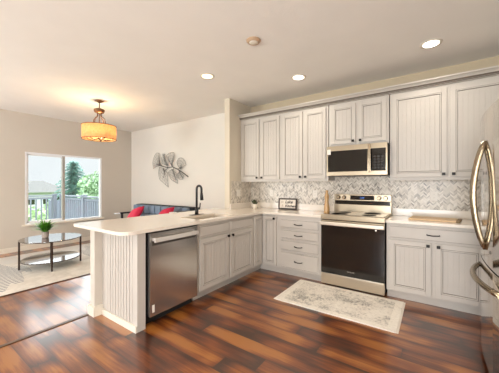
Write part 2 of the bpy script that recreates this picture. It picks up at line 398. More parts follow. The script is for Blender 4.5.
def tag(o, label=None, cat=None, group=None, kind=None):
    if label: o['label'] = label
    if cat: o['category'] = cat
    if group: o['group'] = group
    if kind: o['kind'] = kind
    return o
def thing(name, label, cat, loc=(0, 0, 0), rz=0.0, group=None):
    o = bpy.data.objects.new(name, None); COL.objects.link(o); o.location = loc; o.rotation_euler = (0, 0, rz); o.empty_display_size = 0.1
    return tag(o, label, cat, group)
def struct(name, mb, m=None): return tag(mb.build(name, m), kind='structure')
def dup(o, parent=None):
    c = o.copy(); COL.objects.link(c)
    if parent: c.parent = parent
    for ch in list(o.children): dup(ch, c)
    return c

# ------------------------------------------------------------------ room shell
XW, XR, YN, YS, HC = -6.78, 1.08, 4.05, -2.7, 2.78
struct('floor', MB().box(XW - .15, XR + .12, YS - .12, YN + .12, -0.12, 0.0), 'plank_floor')
struct('ceiling', MB().box(XW - .15, XR + .12, YS - .12, YN + .12, HC, HC + .12), 'ceiling_paint')
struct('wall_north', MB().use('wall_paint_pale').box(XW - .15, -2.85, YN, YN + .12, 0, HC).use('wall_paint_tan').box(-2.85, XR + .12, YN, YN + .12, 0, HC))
struct('wall_east', MB().box(XR, XR + .12, YS - .12, YN, 0, HC), 'wall_paint')
# west wall with the window opening
wy0, wy1, wz0, wz1 = 1.755, 3.26, 0.515, 2.0
b = MB(); b.box(XW - .15, XW, YS - .12, wy0, 0, HC).box(XW - .15, XW, wy1, YN, 0, HC).box(XW - .15, XW, wy0, wy1, 0, wz0).box(XW - .15, XW, wy0, wy1, wz1, HC)
struct('wall_west', b, 'wall_paint')
# south wall, behind the camera, with two openings added for the fill lights
b = MB()
for x0, x1, z0, z1 in ((XW, -6.5, 0, HC), (-4.1, -1.2, 0, HC), (0.95, XR, 0, HC), (-6.5, -4.1, 2.4, HC), (-1.2, 0.95, 2.4, HC)): b.box(x0, x1, YS - .12, YS, z0, z1)
struct('wall_south', b, 'wall_paint')
XS = -2.80
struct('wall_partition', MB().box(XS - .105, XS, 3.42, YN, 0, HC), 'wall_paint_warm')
struct('wall_peninsula', MB().box(-2.875, -2.785, 1.27, 3.42, 0, 0.884), 'wall_paint')
# baseboards
struct('baseboard_west', MB().box(XW, XW + .016, YS, YN, 0, 0.095, .003), 'trim_white')
struct('baseboard_north', MB().box(XW + .016, XS - .105, YN - .016, YN, 0, 0.095, .003), 'trim_white')
b = MB(); b.box(-2.893, -2.767, 1.252, 1.270, 0, 0.10, .003).box(-2.785, -2.767, 1.270, 1.345, 0, 0.10, .003).box(-2.893, -2.875, 1.27, 3.42, 0, 0.10, .003)
struct('baseboard_peninsula', b, 'trim_white')
# thin dark transition strips between the floor areas
struct('trim_1', MB().box(-2.905, -2.865, YS, 1.25, 0, 0.006, .002), 'shoe_strip')
# window
win = thing('window_1', None, None, (XW, 0, 0)); tag(win, kind='structure')
b = MB(); e = .034; X0, X1 = -.075, -.002
b.box(X0, X1, wy0, wy0 + e, wz0, wz1).box(X0, X1, wy1 - e, wy1, wz0, wz1).box(X0, X1, wy0 + e, wy1 - e, wz0, wz0 + e).box(X0, X1, wy0 + e, wy1 - e, wz1 - e, wz1)
b.build('window_frame', 'vinyl_white', win)
MB().box(-.07, -.001, 2.415, 2.465, wz0 + e, wz1 - e, .003).build('mullion', 'vinyl_grey', win)
b = MB(); b.box(-.065, -.03, wy0 + e, wy0 + e + .03, wz0 + e, wz1 - e).box(-.065, -.03, wy0 + e, 2.415, wz0 + e, wz0 + e + .03).box(-.065, -.03, wy0 + e, 2.415, wz1 - e - .03, wz1 - e)
b.build('sash', 'vinyl_white', win)
MB().box(-.052, -.046, wy0 + e, 2.44, wz0 + e, wz1 - e).build('pane', 'window_glass', win)
MB().box(-.060, -.054, 2.44, wy1 - e, wz0 + e, wz1 - e).build('pane', 'window_glass', win)
MB().box(.001, .045, wy0 - .05, wy1 + .05, wz0 - .03, wz0 - .001, .004).build('window_sill', 'trim_white', win)

# backsplash tile
ZT = .884; ZC = .914; ZU = 1.389
struct('trim_2', MB().box(XS + .008, XR, YN - .008, YN, ZC + .095, ZU + .06), 'mosaic_x')
struct('trim_3', MB().box(XS, XS + .008, 3.47, YN, ZC + .095, ZU), 'mosaic_y')
struct('trim_4', MB().box(-1.222, -.457, YN - .008, YN, .80, ZC + .095), 'mosaic_x')

# ------------------------------------------------------------------ cabinets
def panel_front(w, h, t=0.020, rail=0.052, bead=True, slab=False):
    """door/drawer front: local x 0..w, z 0..h, front face at y=-t"""
    b = MB(); b.use('cabinet_paint')
    if slab:
        b.box(0, w, -t * .6, 0, 0, h, .002); b.box(.012, w - .012, -t, -t * .6, .012, h - .012, .003)
        b.use('glaze'); g = .0022
        for q in ((.010, w - .010, .0085, .0085 + g), (.010, w - .010, h - .0085 - g, h - .0085)): b.box(q[0], q[1], -t * .6 - .0008, -t * .6, q[2], q[3])
        return b
    r = rail
    b.box(0, r, -t, 0, 0, h, .003).box(w - r, w, -t, 0, 0, h, .003).box(r, w - r, -t, 0, 0, r, .003).box(r, w - r, -t, 0, h - r, h, .003)
    m = .012                                      # raised moulding inside the rails
    for x0, x1, z0, z1 in ((r, r + m, r, h - r), (w - r - m, w - r, r, h - r), (r, w - r, r, r + m), (r, w - r, h - r - m, h - r)):
        b.box(x0, x1, -t - .005, -t + .006, z0, z1, .003)
    pd = -t + .010                                # recessed panel
    b.box(r, w - r, pd, -.002, r, h - r)
    b.use('glaze'); g = .005
    ix0, ix1, iz0, iz1 = r + m, w - r - m, r + m, h - r - m
    for x0, x1, z0, z1 in ((ix0, ix0 + g, iz0, iz1), (ix1 - g, ix1, iz0, iz1), (ix0, ix1, iz0, iz0 + g), (ix0, ix1, iz1 - g, iz1)):
        b.box(x0, x1, pd - .0008, pd, z0, z1)
    g2 = .003
    for x0, x1, z0, z1 in ((r - g2, r, r - g2, h - r + g2), (w - r, w - r + g2, r - g2, h - r + g2), (r, w - r, r - g2, r), (r, w - r, h - r, h - r + g2)):
        b.box(x0, x1, -t - .0006, -t, z0, z1)
    if bead:
        n = max(2, int(round((ix1 - ix0) / .046))); s = (ix1 - ix0) / n
        b.use('cabinet_paint')
        for i in range(n): b.box(ix0 + i * s + .003, ix0 + (i + 1) * s - .003, pd - .003, pd, iz0 + g, iz1 - g, .0012)
    return b
def knob(parent, x, z, y=-.021):
    b = MB(); b.cyl((0, -.008, 0), .006, .016, 'y', 10); b.box(-.016, .016, -.028, -.015, -.016, .016, .004)
    return b.build('knob', 'black_metal', parent, (x, y, z))
def pull(parent, x, z, L=.11, y=-.020):
    b = MB(); b.tube([(-L / 2, 0, 0), (-L / 2, -.022, 0), (-L / 2 + .015, -.028, -.002), (0, -.030, -.006), (L / 2 - .015, -.028, -.002), (L / 2, -.022, 0), (L / 2, 0, 0)], .0055, 8)
    return b.build('handle', 'black_metal', parent, (x, y, z))
def door(parent, x, z, w, h, kx=None, kz=None, rail=.052, name='door'):
    d = panel_front(w, h, rail=rail).build(name, None, parent, (x, 0, z))
    if kx is not None: knob(d, kx, kz)
    return d
def drawer(parent, x, z, w, h, handle=True, flat=False, name='drawer'):
    d = (panel_front(w, h, slab=True)).build(name, None, parent, (x, 0, z))
    if handle: pull(d, w / 2, h / 2)
    return d
def base_body(parent, w, depth=.608, hollow=False):
    b = MB()
    if hollow: b.box(0, w, 0.0005, .02, .10, ZT - .001).box(0, .02, .02, depth, .10, ZT - .001).box(w - .02, w, .02, depth, .10, ZT - .001).box(.02, w - .02, depth - .01, depth, .10, ZT - .001).box(.02, w - .02, .02, depth - .01, .10, .12)
    else: b.box(0, w, 0.0005, depth, .10, ZT - .001, .001)
    b.box(0, w, .075, depth, 0.0, .10)
    b.use('cabinet_paint'); bo = b.build('body', None, parent)
    return bo

PX, PY = -2.17, 3.44     # cabinet face planes: peninsula (x) and range wall (y)
# --- uppers
UY = YN - .33 + .018
def upper(label, x0, x1, z0, z1, doors, group=None):
    t = thing('upper_cabinet', label, 'cabinet', (x0, UY, 0))
    b = MB(); b.box(.0005, x1 - x0 - .0005, 0.0005, YN - UY - .0085, z0, z1, .001)
    b.box(.0005, x1 - x0 - .0005, 0.002, .03, z0 - .012, z0); b.build('body', 'cabinet_paint', t)
    for dx0, dx1, k in doors:
        w = dx1 - dx0; kx = w - .03 if k == 'r' else .03
        door(t, dx0 - x0, z0 + .028, w, z1 - .034 - z0 - .028, kx, .028)
    return t
ZB = 2.465
upper('tall two-door upper cabinet in the corner, leftmost on the wall', XS + .0005, -2.000, ZU, ZB, [(-2.775, -2.41, 'r'), (-2.375, -2.02, 'l')])
upper('tall two-door upper cabinet above the framed sign, left of the microwave', -2.000, -1.232, ZU, ZB, [(-1.975, -1.625, 'r'), (-1.600, -1.265, 'l')])
upper('short two-door upper cabinet directly above the microwave', -1.222, -.457, 1.862, ZB, [(-1.190, -.858, 'r'), (-.825, -.487, 'l')])
upper('widest two-door upper cabinet, right of the microwave', -.447, .735, ZU, ZB, [(-.42, .128, 'r'), (.158, .705, 'l')])
upper('upper cabinet at the right end, beside the refrigerator top', .736, XR - .001, ZU, ZB, [(.76, XR - .03, 'l')])
# crown moulding runs along the cabinet tops
b = MB()
prof = [(UY + .01, 2.466), (UY - .026, 2.466), (UY - .026, 2.474), (UY - .032, 2.476), (UY - .032, 2.484), (UY - .038, 2.486), (UY - .038, 2.492), (UY - .046, 2.505), (UY - .062, 2.520), (UY - .082, 2.528), (UY - .082, 2.543), (UY + .01, 2.543)]
b.use('cabinet_paint').prism(prof, XS + .001, XR - .001, 'yz')
for f_ in b.bm.faces: pass
b.use('glaze')
for y_, z_ in ((UY - .0265, 2.4735), (UY - .0325, 2.4845), (UY - .0385, 2.493)): b.box(XS + .001, XR - .001, y_ - .006, y_ + .002, z_ - .003, z_ + .005)
tag(b.build('crown_molding'), 'stepped crown moulding running along the tops of the upper cabinets', 'moulding')

# --- base, range wall
t = thing('base_cabinet', 'corner base cabinet with one narrow door, left of the drawer stack', 'cabinet', (PX + .001, PY, 0))
base_body(t, .299, YN - PY - .001)
door(t, .025, .118, .235, .735, .205, .705, .05)
MB().box(-.0755, .0, .0755, .0955, 0, .10).box(-.0955, -.0755, .0, .0955, 0, .10).box(-.0955, .0, .0, .0955, .10, .118).build('toe_board', 'cabinet_paint', t)
t = thing('drawer_cabinet', 'base cabinet with a stack of four drawers, left of the range', 'cabinet', (-1.870, PY, 0))
base_body(t, 1.870 - 1.232, YN - PY - .001)
for z0, z1 in ((.700, .825), (.545, .672), (.375, .520), (.122, .350)): drawer(t, .03, z0, .578, z1 - z0)
t = thing('base_cabinet', 'two-door base cabinet with one wide drawer, right of the range', 'cabinet', (-.447, PY, 0))
base_body(t, .895, YN - PY - .001)
drawer(t, .03, .712, .835, .142); door(t, .03, .118, .40, .575, .372, .545); door(t, .465, .118, .40, .575, .028, .545)
t = thing('base_cabinet', 'base cabinet at the right end, behind the refrigerator', 'cabinet', (.449, PY, 0))
base_body(t, XR - .45, YN - PY - .001); drawer(t, .03, .712, .56, .142); door(t, .03, .118, .56, .575, .028, .545)

# --- peninsula cabinets facing +x
t = thing('sink_cabinet', 'two-door base cabinet under the sink, beside the dishwasher', 'cabinet', (PX, 2.085, 0), PI / 2)
base_body(t, 1.105, .60, True)
drawer(t, .02, .725, .515, .125, False, name='false_drawer'); drawer(t, .565, .725, .515, .125, False, name='false_drawer')
door(t, .02, .118, .515, .585, .487, .555); door(t, .565, .118, .515, .585, .028, .555)
t = thing('base_cabinet', 'narrow base cabinet in the inside corner, right of the sink cabinet', 'cabinet', (PX, 3.191, 0), PI / 2)
base_body(t, .248, .60); door(t, .018, .118, .205, .735, rail=.045)
# end panel of the peninsula with vertical beads
t = thing('end_panel', 'beadboard end panel closing the near end of the peninsula', 'panel', (-2.784, 1.345, 0))
W = 2.784 - 2.160
b = MB(); b.use('cabinet_paint').box(.0, W, 0.012, .082, 0.0, ZT - .001)
b.box(0, .11, 0, .012, .06, ZT - .001, .002).box(W - .075, W, 0, .012, .0, ZT - .001, .002)
n = 9; s = (W - .075 - .11) / n
for i in range(n): b.box(.11 + i * s + .005, .11 + (i + 1) * s - .005, .000, .012, .06, ZT - .001, .0018)
b.use('glaze')
for i in range(n + 1): b.box(.11 + i * s - .004, .11 + i * s + .004, .0085, .012, .06, ZT - .001)
b.build('board', None, t)
MB().box(.018, W, -.016, .0, 0, .06, .003).build('base_trim', 'trim_white', t)

# ------------------------------------------------------------------ countertops
def rounded(pts_r, seg=6):
    out = []; n = len(pts_r)
    for i in range(n):
        x, y, r = pts_r[i]; p = Vector((x, y)); a = Vector(pts_r[i - 1][:2]); c = Vector(pts_r[(i + 1) % n][:2])
        if r <= 0: out.append((x, y)); continue
        u = (a - p).normalized(); v = (c - p).normalized(); ctr = p + (u + v) * r
        s0 = p + u * r - ctr; s1 = p + v * r - ctr
        for k in range(seg + 1):
            q = k / seg; ang = q * PI / 2; d = s0 * math.cos(ang) + s1 * math.sin(ang); out.append(tuple(ctr + d))
    return out
CE = PX + .035; CY = PY - .035
sx0, sx1, sy0, sy1 = -2.60, -2.25, 2.20, 2.82     # sink cut-out
t = thing('countertop', 'cream quartz countertop wrapping the peninsula, corner and range left side', 'countertop', (0, 0, 0))
b = MB()
b.prism(rounded([(-3.12, 1.20, .04), (CE, 1.20, .11), (CE, sy0, 0), (-3.12, sy0, 0)]), ZT, ZC)
b.box(-3.12, sx0, sy0, sy1, ZT, ZC).box(sx1, CE, sy0, sy1, ZT, ZC)
b.prism([(-3.12, sy1), (CE, sy1), (CE, CY), (-1.226, CY), (-1.226, YN - .001), (XS + .001, YN - .001), (XS + .001, 3.419), (-3.12, 3.419)], ZT, ZC)
b.build('slab', 'quartz', t)
MB().box(XS + .021, -1.226, YN - .021, YN - .001, ZC, ZC + .095, .003).box(XS + .001, XS + .021, 3.425, YN - .001, ZC, ZC + .095, .003).build('splash_strip', 'quartz', t)
t = thing('countertop', 'cream quartz countertop with the cutting board on it, right of the range', 'countertop', (0, 0, 0))
MB().box(-.454, XR - .001, CY, YN - .001, ZT, ZC, .003).build('slab', 'quartz', t)
MB().box(-.454, XR - .001, YN - .021, YN - .001, ZC, ZC + .095, .003).build('splash_strip', 'quartz', t)

# sink and tap
t = thing('sink', 'stainless undermount sink bowl set into the peninsula counter', 'sink', (-2.425, 2.51, .70))
b = MB(); w2, l2 = .174, .309
b.box(-w2, w2, -l2, l2, 0, .006).box(-w2, -w2 + .006, -l2, l2, .006, .190).box(w2 - .006, w2, -l2, l2, .006, .190).box(-w2 + .006, w2 - .006, -l2, -l2 + .006, .006, .190).box(-w2 + .006, w2 - .006, l2 - .006, l2, .006, .190)
b.build('basin', 'sink_steel', t); MB().cyl((0, 0, .008), .045, .004).build('drain', 'steel', t)
FX, FY = -2.66, 2.54
t = thing('faucet', 'matte black gooseneck kitchen faucet standing behind the sink', 'faucet', (FX, FY, ZC))
MB().box(-.03, .03, -.11, .11, 0, .006, .003).build('base_plate', 'matte_black', t)
b = MB(); b.cyl((0, 0, .05), .026, .09, seg=18, r2=.022)
pts = [(0, 0, .09), (0, 0, .35)] + [(.046 - .046 * math.cos(a), 0, .35 + .046 * math.sin(a)) for a in [PI * k / 10 for k in range(1, 10)]] + [(.092, 0, .35), (.093, 0, .29)]
b.tube(pts, .0155, 12); b.build('spout', 'matte_black', t)
b = MB(); b.tube([(.093, 0, .30), (.095, 0, .26), (.099, 0, .20)], .018, 12, rs=[.017, .022, .024]); b.build('spray_head', 'matte_black', t)
b = MB(); b.cyl((.0, .03, .085), .014, .05, 'y', 12); b.tube([(0, .05, .085), (.0, .062, .10), (.0, .068, .16)], .008, 8); b.build('lever', 'matte_black', t)

# ------------------------------------------------------------------ dishwasher
t = thing('dishwasher', 'stainless steel dishwasher with bar handle in the peninsula', 'dishwasher', (PX, 1.452, 0), PI / 2)
W = .606
MB().box(.004, W - .004, .002, .57, .10, .876).box(.004, W - .004, .06, .57, 0, .10).build('body', 'toe_dark', t)
b = MB(); b.box(.006, W - .006, -.032, .0, .095, .868, .004)
b.build('door', 'steel_dw', t)
MB().box(.006, W - .006, -.031, 0, .8685, .8755).build('control_strip', 'black_glass', t)
b = MB(); b.box(.045, .062, -.062, -.032, .795, .822, .003).box(W - .062, W - .045, -.062, -.032, .795, .822, .003)
b.box(.03, W - .03, -.078, -.060, .785, .826, .006); b.build('handle', 'handle_bright', t)
MB().box(.03, W - .03, -.0335, -.0322, .752, .790).build('handle_shadow', 'slot_dark', t)  # dark strip below the bar stands in for the handle's shadow
MB().box(.03, .055, -.0335, -.0322, .13, .20).build('badge', 'plastic_white', t)

# ------------------------------------------------------------------ range
RX0, RW = -1.221, .762
t = thing('range', 'freestanding stainless electric range with black glass oven door', 'range', (RX0, PY, 0))
MB().box(.003, RW - .003, .0, .585, .03, .905).box(.03, RW - .03, .03, .56, 0, .03).build('body', 'toe_dark', t)
b = MB(); b.use('steel_warm').box(0, RW, -.045, .0, .872, .936, .006)
b.use('steel_warm').box(0, RW, .0, .50, .905, .932)
b.use('black_glass').box(.018, RW - .018, .0, .50, .932, .938, .002); b.build('cooktop', None, t)
for cx, cy, r in ((.2, .13, .11), (.56, .13, .085), (.2, .37, .085), (.56, .37, .11)):
    gl = MB(); gl.lathe([(r - .004, 0), (r - .004, .0006), (r, .0006), (r, 0)], (cx, cy, .938), 28); gl.build('burner_ring', 'slot_dark', t)
# backguard
b = MB(); b.use('steel_warm').box(0, RW, .53, .60, .905, 1.040, .004).box(0, RW, .545, .60, 1.040, 1.085)
b.use('steel_warm').box(0, RW, .53, .60, 1.092, 1.186, .006).use('black_glass').box(.012, RW - .012, .532, .545, 1.040, 1.092)
bg_ = b.build('backguard', None, t)
MB().box(.235, .555, .527, .531, 1.108, 1.172, .001).build('display', 'black_glass', bg_)
tx = bpy.data.curves.new('clock', 'FONT'); tx.body = '12:00'; tx.size = .028; tx.extrude = .0006; tx.align_x = 'CENTER'
to = bpy.data.objects.new('clock', tx); me = bpy.data.meshes.new_from_object(to); me.materials.clear(); me.materials.append(M['display_blue'])
o = bpy.data.objects.new('clock_digits', me); COL.objects.link(o); o.parent = bg_; o.rotation_euler = (PI / 2, 0, 0); o.location = (.395, .5255, 1.130)
for kx in (.065, .145, .615, .695):
    b = MB(); b.use('black_metal').cyl((0, -.003, 0), .030, .006, 'y', 20).use('nickel').cyl((0, -.018, 0), .022, .028, 'y', 20, r2=.026).box(-.004, .004, -.036, -.030, -.020, .020)
    b.build('knob', None, bg_, (kx, .530, 1.140))
# door
b = MB(); b.use('steel_warm').box(.004, RW - .004, -.040, -.002, .800, .862, .004)
b.use('black_glass').box(.004, RW - .004, -.040, -.002, .175, .799, .004); b.use('oven_window').box(.11, RW - .11, -.0412, -.0400, .29, .67, .0006)
dr = b.build('oven_door', None, t)
b = MB(); b.box(.03, .055, -.085, -.040, .812, .838, .003).box(RW - .055, RW - .03, -.085, -.040, .812, .838, .003).box(.006, RW - .006, -.100, -.078, .802, .848, .009)
b.build('handle', 'steel_drawer', dr)
cb = MB(); cb.cyl((0, 0, 0), .010, .004, 'y', 14); cb.build('dial', 'steel', dr, (RW - .085, -.1, .79))
tx = bpy.data.curves.new('brand', 'FONT'); tx.body = 'SAMSUNG'; tx.size = .019; tx.extrude = .0004; tx.align_x = 'CENTER'
to = bpy.data.objects.new('brand', tx); me = bpy.data.meshes.new_from_object(to); me.materials.clear(); me.materials.append(M['steel'])
o = bpy.data.objects.new('logo', me); COL.objects.link(o); o.parent = dr; o.rotation_euler = (PI / 2, 0, 0); o.location = (RW / 2, -.0410, .225)
MB().box(.004, RW - .004, -.040, -.002, .032, .168, .005).build('storage_drawer', 'steel_drawer', t)

# ------------------------------------------------------------------ microwave
t = thing('microwave', 'stainless over-the-range microwave with black glass front', 'microwave', (RX0, YN - .405, 0))
MB().box(.002, RW - .002, .0, .394, 1.452, 1.850, .003).build('body', 'toe_dark', t)
b = MB(); b.use('steel_warm').box(.002, RW - .002, -.022, -.0005, 1.785, 1.852, .003).box(.002, RW - .002, -.022, -.0005, 1.448, 1.502, .003)
b.box(.002, .020, -.022, -.0005, 1.502, 1.785).box(RW - .02, RW - .002, -.022, -.0005, 1.502, 1.785)
b.use('black_glass').box(.020, .565, -.021, -.0005, 1.502, 1.785, .001); b.build('door', None, t)
b = MB(); b.use('black_glass').box(.566, RW - .0205, -.021, -.0005, 1.502, 1.785, .001)
b.use('keypad')
for r_ in range(5):
    for c_ in range(3): b.box(.605 + c_ * .043, .630 + c_ * .043, -.0222, -.0210, 1.53 + r_ * .036, 1.547 + r_ * .036)
b.use('oven_window').box(.605, .716, -.0222, -.0210, 1.725, 1.765); b.build('control_panel', None, t)
b = MB(); b.box(.545, .575, -.060, -.022, 1.50, 1.52, .003).box(.545, .575, -.060, -.022, 1.80, 1.82, .003).box(.543, .577, -.076, -.056, 1.480, 1.838, .007)
b.build('handle', 'nickel', t)
MB().box(.06, RW - .06, .03, .33, 1.444, 1.452).build('vent_grille', 'black_metal', t)
MB().box(.012, .06, -.0235, -.0222, 1.74, 1.81).build('sticker', 'plastic_white', t)

# ------------------------------------------------------------------ refrigerator (front faces -x)
t = thing('refrigerator', 'stainless french-door refrigerator at the right edge, front curved and mirror-like', 'refrigerator', (.335, 2.09, 0))
FW, FH = .91, 1.84
MB().box(.03, .735, .004, FW - .004, .02, FH - .02, .004).box(.08, .70, .03, FW - .03, 0, .02).build('body', 'slot_dark', t)
def bow(y): return -.030 * (1 - ((y - FW / 2) / (FW / 2)) ** 2)
def fr_door(y0, y1, z0, z1, name):
    b = MB(); n = 14; pts = [(bow(y0 + (y1 - y0) * i / n), y0 + (y1 - y0) * i / n) for i in range(n + 1)]
    prof = [(.026, y0), *pts, (.026, y1)]
    b.prism(prof[::-1], z0, z1)
    for f in b.bm.faces: f.smooth = len(f.verts) == 4 and abs(f.calc_center_median().x) < .02 and abs(f.calc_center_median().z - (z0 + z1) / 2) < .01
    return b.build(name, 'steel_fridge', t)
d1 = fr_door(.002, FW / 2 - .003, .765, FH, 'door'); d2 = fr_door(FW / 2 + .003, FW - .002, .765, FH, 'door'); d3 = fr_door(.002, FW - .002, .06, .755, 'freezer_drawer')
def bowed_handle(parent, p0, p1, out, n=12, r=.016):
    p0, p1 = Vector(p0), Vector(p1); pts = [p0 + (p1 - p0) * (i / n) + Vector((-out * math.sin(PI * i / n) ** .8, 0, 0)) for i in range(n + 1)]
    return MB().tube(pts, r, 10, flat=1.0).build('handle', 'nickel', parent)
bowed_handle(d1, (-.028, FW / 2 - .045, .86), (-.028, FW / 2 - .045, 1.63), .065)
bowed_handle(d2, (-.028, FW / 2 + .045, .86), (-.028, FW / 2 + .045, 1.63), .065)
bowed_handle(d3, (-.006, .04, .655), (-.006, FW - .06, .655), .085, r=.019)
MB().box(.04, .12, .03, .12, FH - .02, FH + .012, .004).build('hinge_cover', 'slot_dark', t)
MB().box(.04, .12, FW - .12, FW - .03, FH - .02, FH + .012, .004).build('hinge_cover', 'slot_dark', t)

# ------------------------------------------------------------------ things on the counters
t = thing('potted_succulent', 'small dark green plant in a white pot in the counter corner', 'plant', (-2.50, 3.74, ZC))
MB().lathe([(.030, 0), (.040, .02), (.043, .085), (.036, .085), (.034, .07)], seg=20).build('pot', 'pot_white', t)
b = MB()
for i in range(46):
    a = random.random() * 2 * PI; r = random.random() * .045; h = .045 + random.random() * .055 - r * .4
    c = Vector((r * .4 * math.cos(a), r * .4 * math.sin(a), .07)); tip = Vector((1.35 * r * math.cos(a), 1.35 * r * math.sin(a), .07 + h))
    b.tube([c, (c + tip) / 2 + Vector((0, 0, .008)), tip], .008, 6, rs=[.005, .011, .002])
b.build('foliage', 'succulent', t)
t = thing('framed_sign', 'small dark-framed white kitchen sign leaning against the backsplash', 'sign', (-1.998, 3.965, ZC), .12)
tilt = Matrix.Rotation(-.12, 4, 'X'); W, Hh = .32, .182
b = MB()
for q in ((-W / 2, W / 2, 0, .020), (-W / 2, W / 2, Hh - .020, Hh)): b.box(q[0], q[1], -.012, .012, q[2], q[3], .002, tilt)
for q in ((-W / 2, -W / 2 + .02), (W / 2 - .02, W / 2)): b.box(q[0], q[1], -.012, .012, .02, Hh - .02, .002, tilt)
b.build('frame', 'frame_wood', t, (0, 0, .002))
MB().box(-W / 2 + .02, W / 2 - .02, -.002, .004, .02, Hh - .02, 0, tilt).build('face', 'sign_face', t, (0, 0, .002))
def sign_text(s, x, z, size, m, name='lettering'):
    tx = bpy.data.curves.new(name, 'FONT'); tx.body = s; tx.size = size; tx.extrude = .0006; tx.align_x = 'LEFT'; tx.shear = .25; tx.offset = .0016
    to = bpy.data.objects.new(name, tx); me = bpy.data.meshes.new_from_object(to); me.materials.clear(); me.materials.append(M[m])
    me.transform(Matrix.Translation((0, 0, .002)) @ tilt @ Matrix.Translation((x, -.003, z)) @ Matrix.Rotation(PI / 2, 4, 'X'))
    o = bpy.data.objects.new(name, me); COL.objects.link(o); o.parent = t
sign_text("Lake", -.045, .100, .070, 'sign_ink'); sign_text('Kitchen', -.045, .037, .058, 'sign_ink')
sign_text("the", -.118, .108, .038, 'sign_pale'); sign_text('&', -.108, .045, .048, 'sign_pale')
t = thing('pepper_mill', 'turned golden wood pepper mill standing left of the range', 'pepper mill', (-1.276, 3.80, ZC))
MB().lathe([(.040, 0), (.043, .01), (.038, .03), (.041, .06), (.037, .10), (.028, .15), (.026, .19), (.033, .215), (.030, .225)], seg=24).build('body', 'mill_wood', t)
MB().lathe([(.028, .2255), (.032, .235), (.030, .26), (.018, .285), (.017, .30), (.022, .312), (.016, .328), (.004, .332)], seg=24).build('top', 'mill_wood', t)
t = thing('cutting_board', 'pale wooden cutting board lying on the counter right of the range', 'cutting board', (.02, 3.74, ZC), -.12)
MB().box(-.245, .20, -.15, .15, 0, .018, .005).build('board', 'wood_light', t)
tag(MB().box(.2002, .235, -.15, .15, 0, .018, .005).build('end_strip', 'wood_brown', t), 'darker brown end strip')

# wall plates
def plate(name, label, loc, rz, double=False, switch=False, group=None):
    t = thing(name, label, name.replace('_', ' '), loc, rz, group); w = .105 if double else .072
    MB().box(-w / 2, w / 2, -.006, 0, -.058, .058, .002).build('cover_plate', 'plastic_white', t)
    xs = (-.023, .023) if double else (0,)
    for x in xs:
        if switch: MB().box(x - .016, x + .016, -.009, -.006, -.033, .033, .002).build('rocker', 'plastic_white', t)
        else:
            for z in (-.022, .022):
                b = MB(); b.use('plastic_white').cyl((0, -.007, 0), .016, .003, 'y', 16).use('slot_dark').box(-.007, -.005, -.0092, -.0084, -.004, .006).box(.005, .007, -.0092, -.0084, -.004, .006)
                b.build('socket', None, t, (x, 0, z))
plate('wall_outlet', 'white outlet in the backsplash between the corner plant and framed sign', (-2.34, YN - .0082, 1.18), 0)
plate('wall_outlet', 'white outlet in the backsplash between the framed sign and range', (-1.543, YN - .0082, 1.18), 0)
plate('wall_outlet', 'white outlet in the backsplash above the cutting board', (.009, YN - .0082, 1.18), 0)
plate('light_switch', 'double white light switch on the partition side, left of the corner plant', (XS + .0082, 3.655, 1.185), PI / 2, True, True)

# ------------------------------------------------------------------ kitchen rug
t = thing('kitchen_rug', 'faded grey and cream rug on the wood floor before the range', 'rug', (-.885, 3.03, 0), .0)
mt = Matrix.Identity(4)
b = MB(); b.box(-.615, .615, -.375, .375, 0.0005, .009, .003); b.build('rug_field', 'faded_rug', t)
b = MB()
for i in range(88):
    y = -.37 + i * .0085
    for s in (-1, 1): b.box(min(s * .615, s * .633), max(s * .615, s * .633), y, y + .004, .0008, .004)
tag(b.build('fringe', 'sign_face', t), kind='stuff')

# ------------------------------------------------------------------ living room
o = MB().box(-6.36, -4.18, -.9, 3.0, 0.0005, .012, .004).build('area_rug', 'patterned_rug')
tag(o, 'large cream rug with grey wavy striped diamonds under the coffee table', 'rug')
tag(MB().box(-4.178, -4.160, -.9, 3.0, 0.0005, .010, .002).build('rug_binding', 'shoe_strip', o), 'dark brown bound edge')

CX, CYt, R = -5.11, 1.665, .40
t = thing('coffee_table', 'round two-tier glass coffee table with dark bronze legs on the rug', 'table', (CX, CYt, .012))
b = MB(); b.lathe([(R + .012, 0), (R + .016, .004), (R + .012, .008)], (0, 0, .446), 48); b.build('tabletop', 'table_glass', t)
b = MB(); b.lathe([(R - .012, 0), (R - .010, .003), (R - .012, .006)], (0, 0, .128), 48); b.build('shelf', 'table_glass', t)
for nm, z in (('top_ring', .438), ('shelf_ring', .122)):
    pts = [((R - .012) * math.cos(2 * PI * k / 48), (R - .012) * math.sin(2 * PI * k / 48), z) for k in range(49)]
    MB().tube(pts, .005, 6).build(nm, 'leg_bronze', t)
for k in range(4):
    a = -.30 + k * PI / 2
    MB().box(-.011, .011, -.011, .011, 0, .445, .003).build('leg', 'leg_bronze', t, (R * math.cos(a), R * math.sin(a), 0))
t = thing('potted_grass', 'bright green grassy plant in a stone pot on the coffee table', 'plant', (-5.17, 1.60, .466))
MB().lathe([(.040, 0), (.046, .01), (.050, .10), (.043, .10), (.041, .085)], seg=20).build('pot', 'pot_grey', t)
b = MB()
for i in range(150):
    a = random.random() * 2 * PI; sp_ = .05 + .17 * random.random(); h = .09 + .15 * random.random(); wv = Vector((-math.sin(a), math.cos(a), 0)) * .017
    d = Vector((math.cos(a), math.sin(a), 0)); prev = None
    for k in range(5):
        q = k / 4; c = d * (.01 + sp_ * q ** 1.4) + Vector((0, 0, .085 + h * math.sin(min(1, q * .75) * PI / 2) - .05 * q * q * (sp_ > .12))); ww = wv * (1 - q ** 2 * .8)
        cur = (b.bm.verts.new(c - ww), b.bm.verts.new(c + ww))
        if prev: b.bm.faces.new((prev[0], prev[1], cur[1], cur[0]))
        prev = cur
b.build('foliage', 'grass_leaf', t)

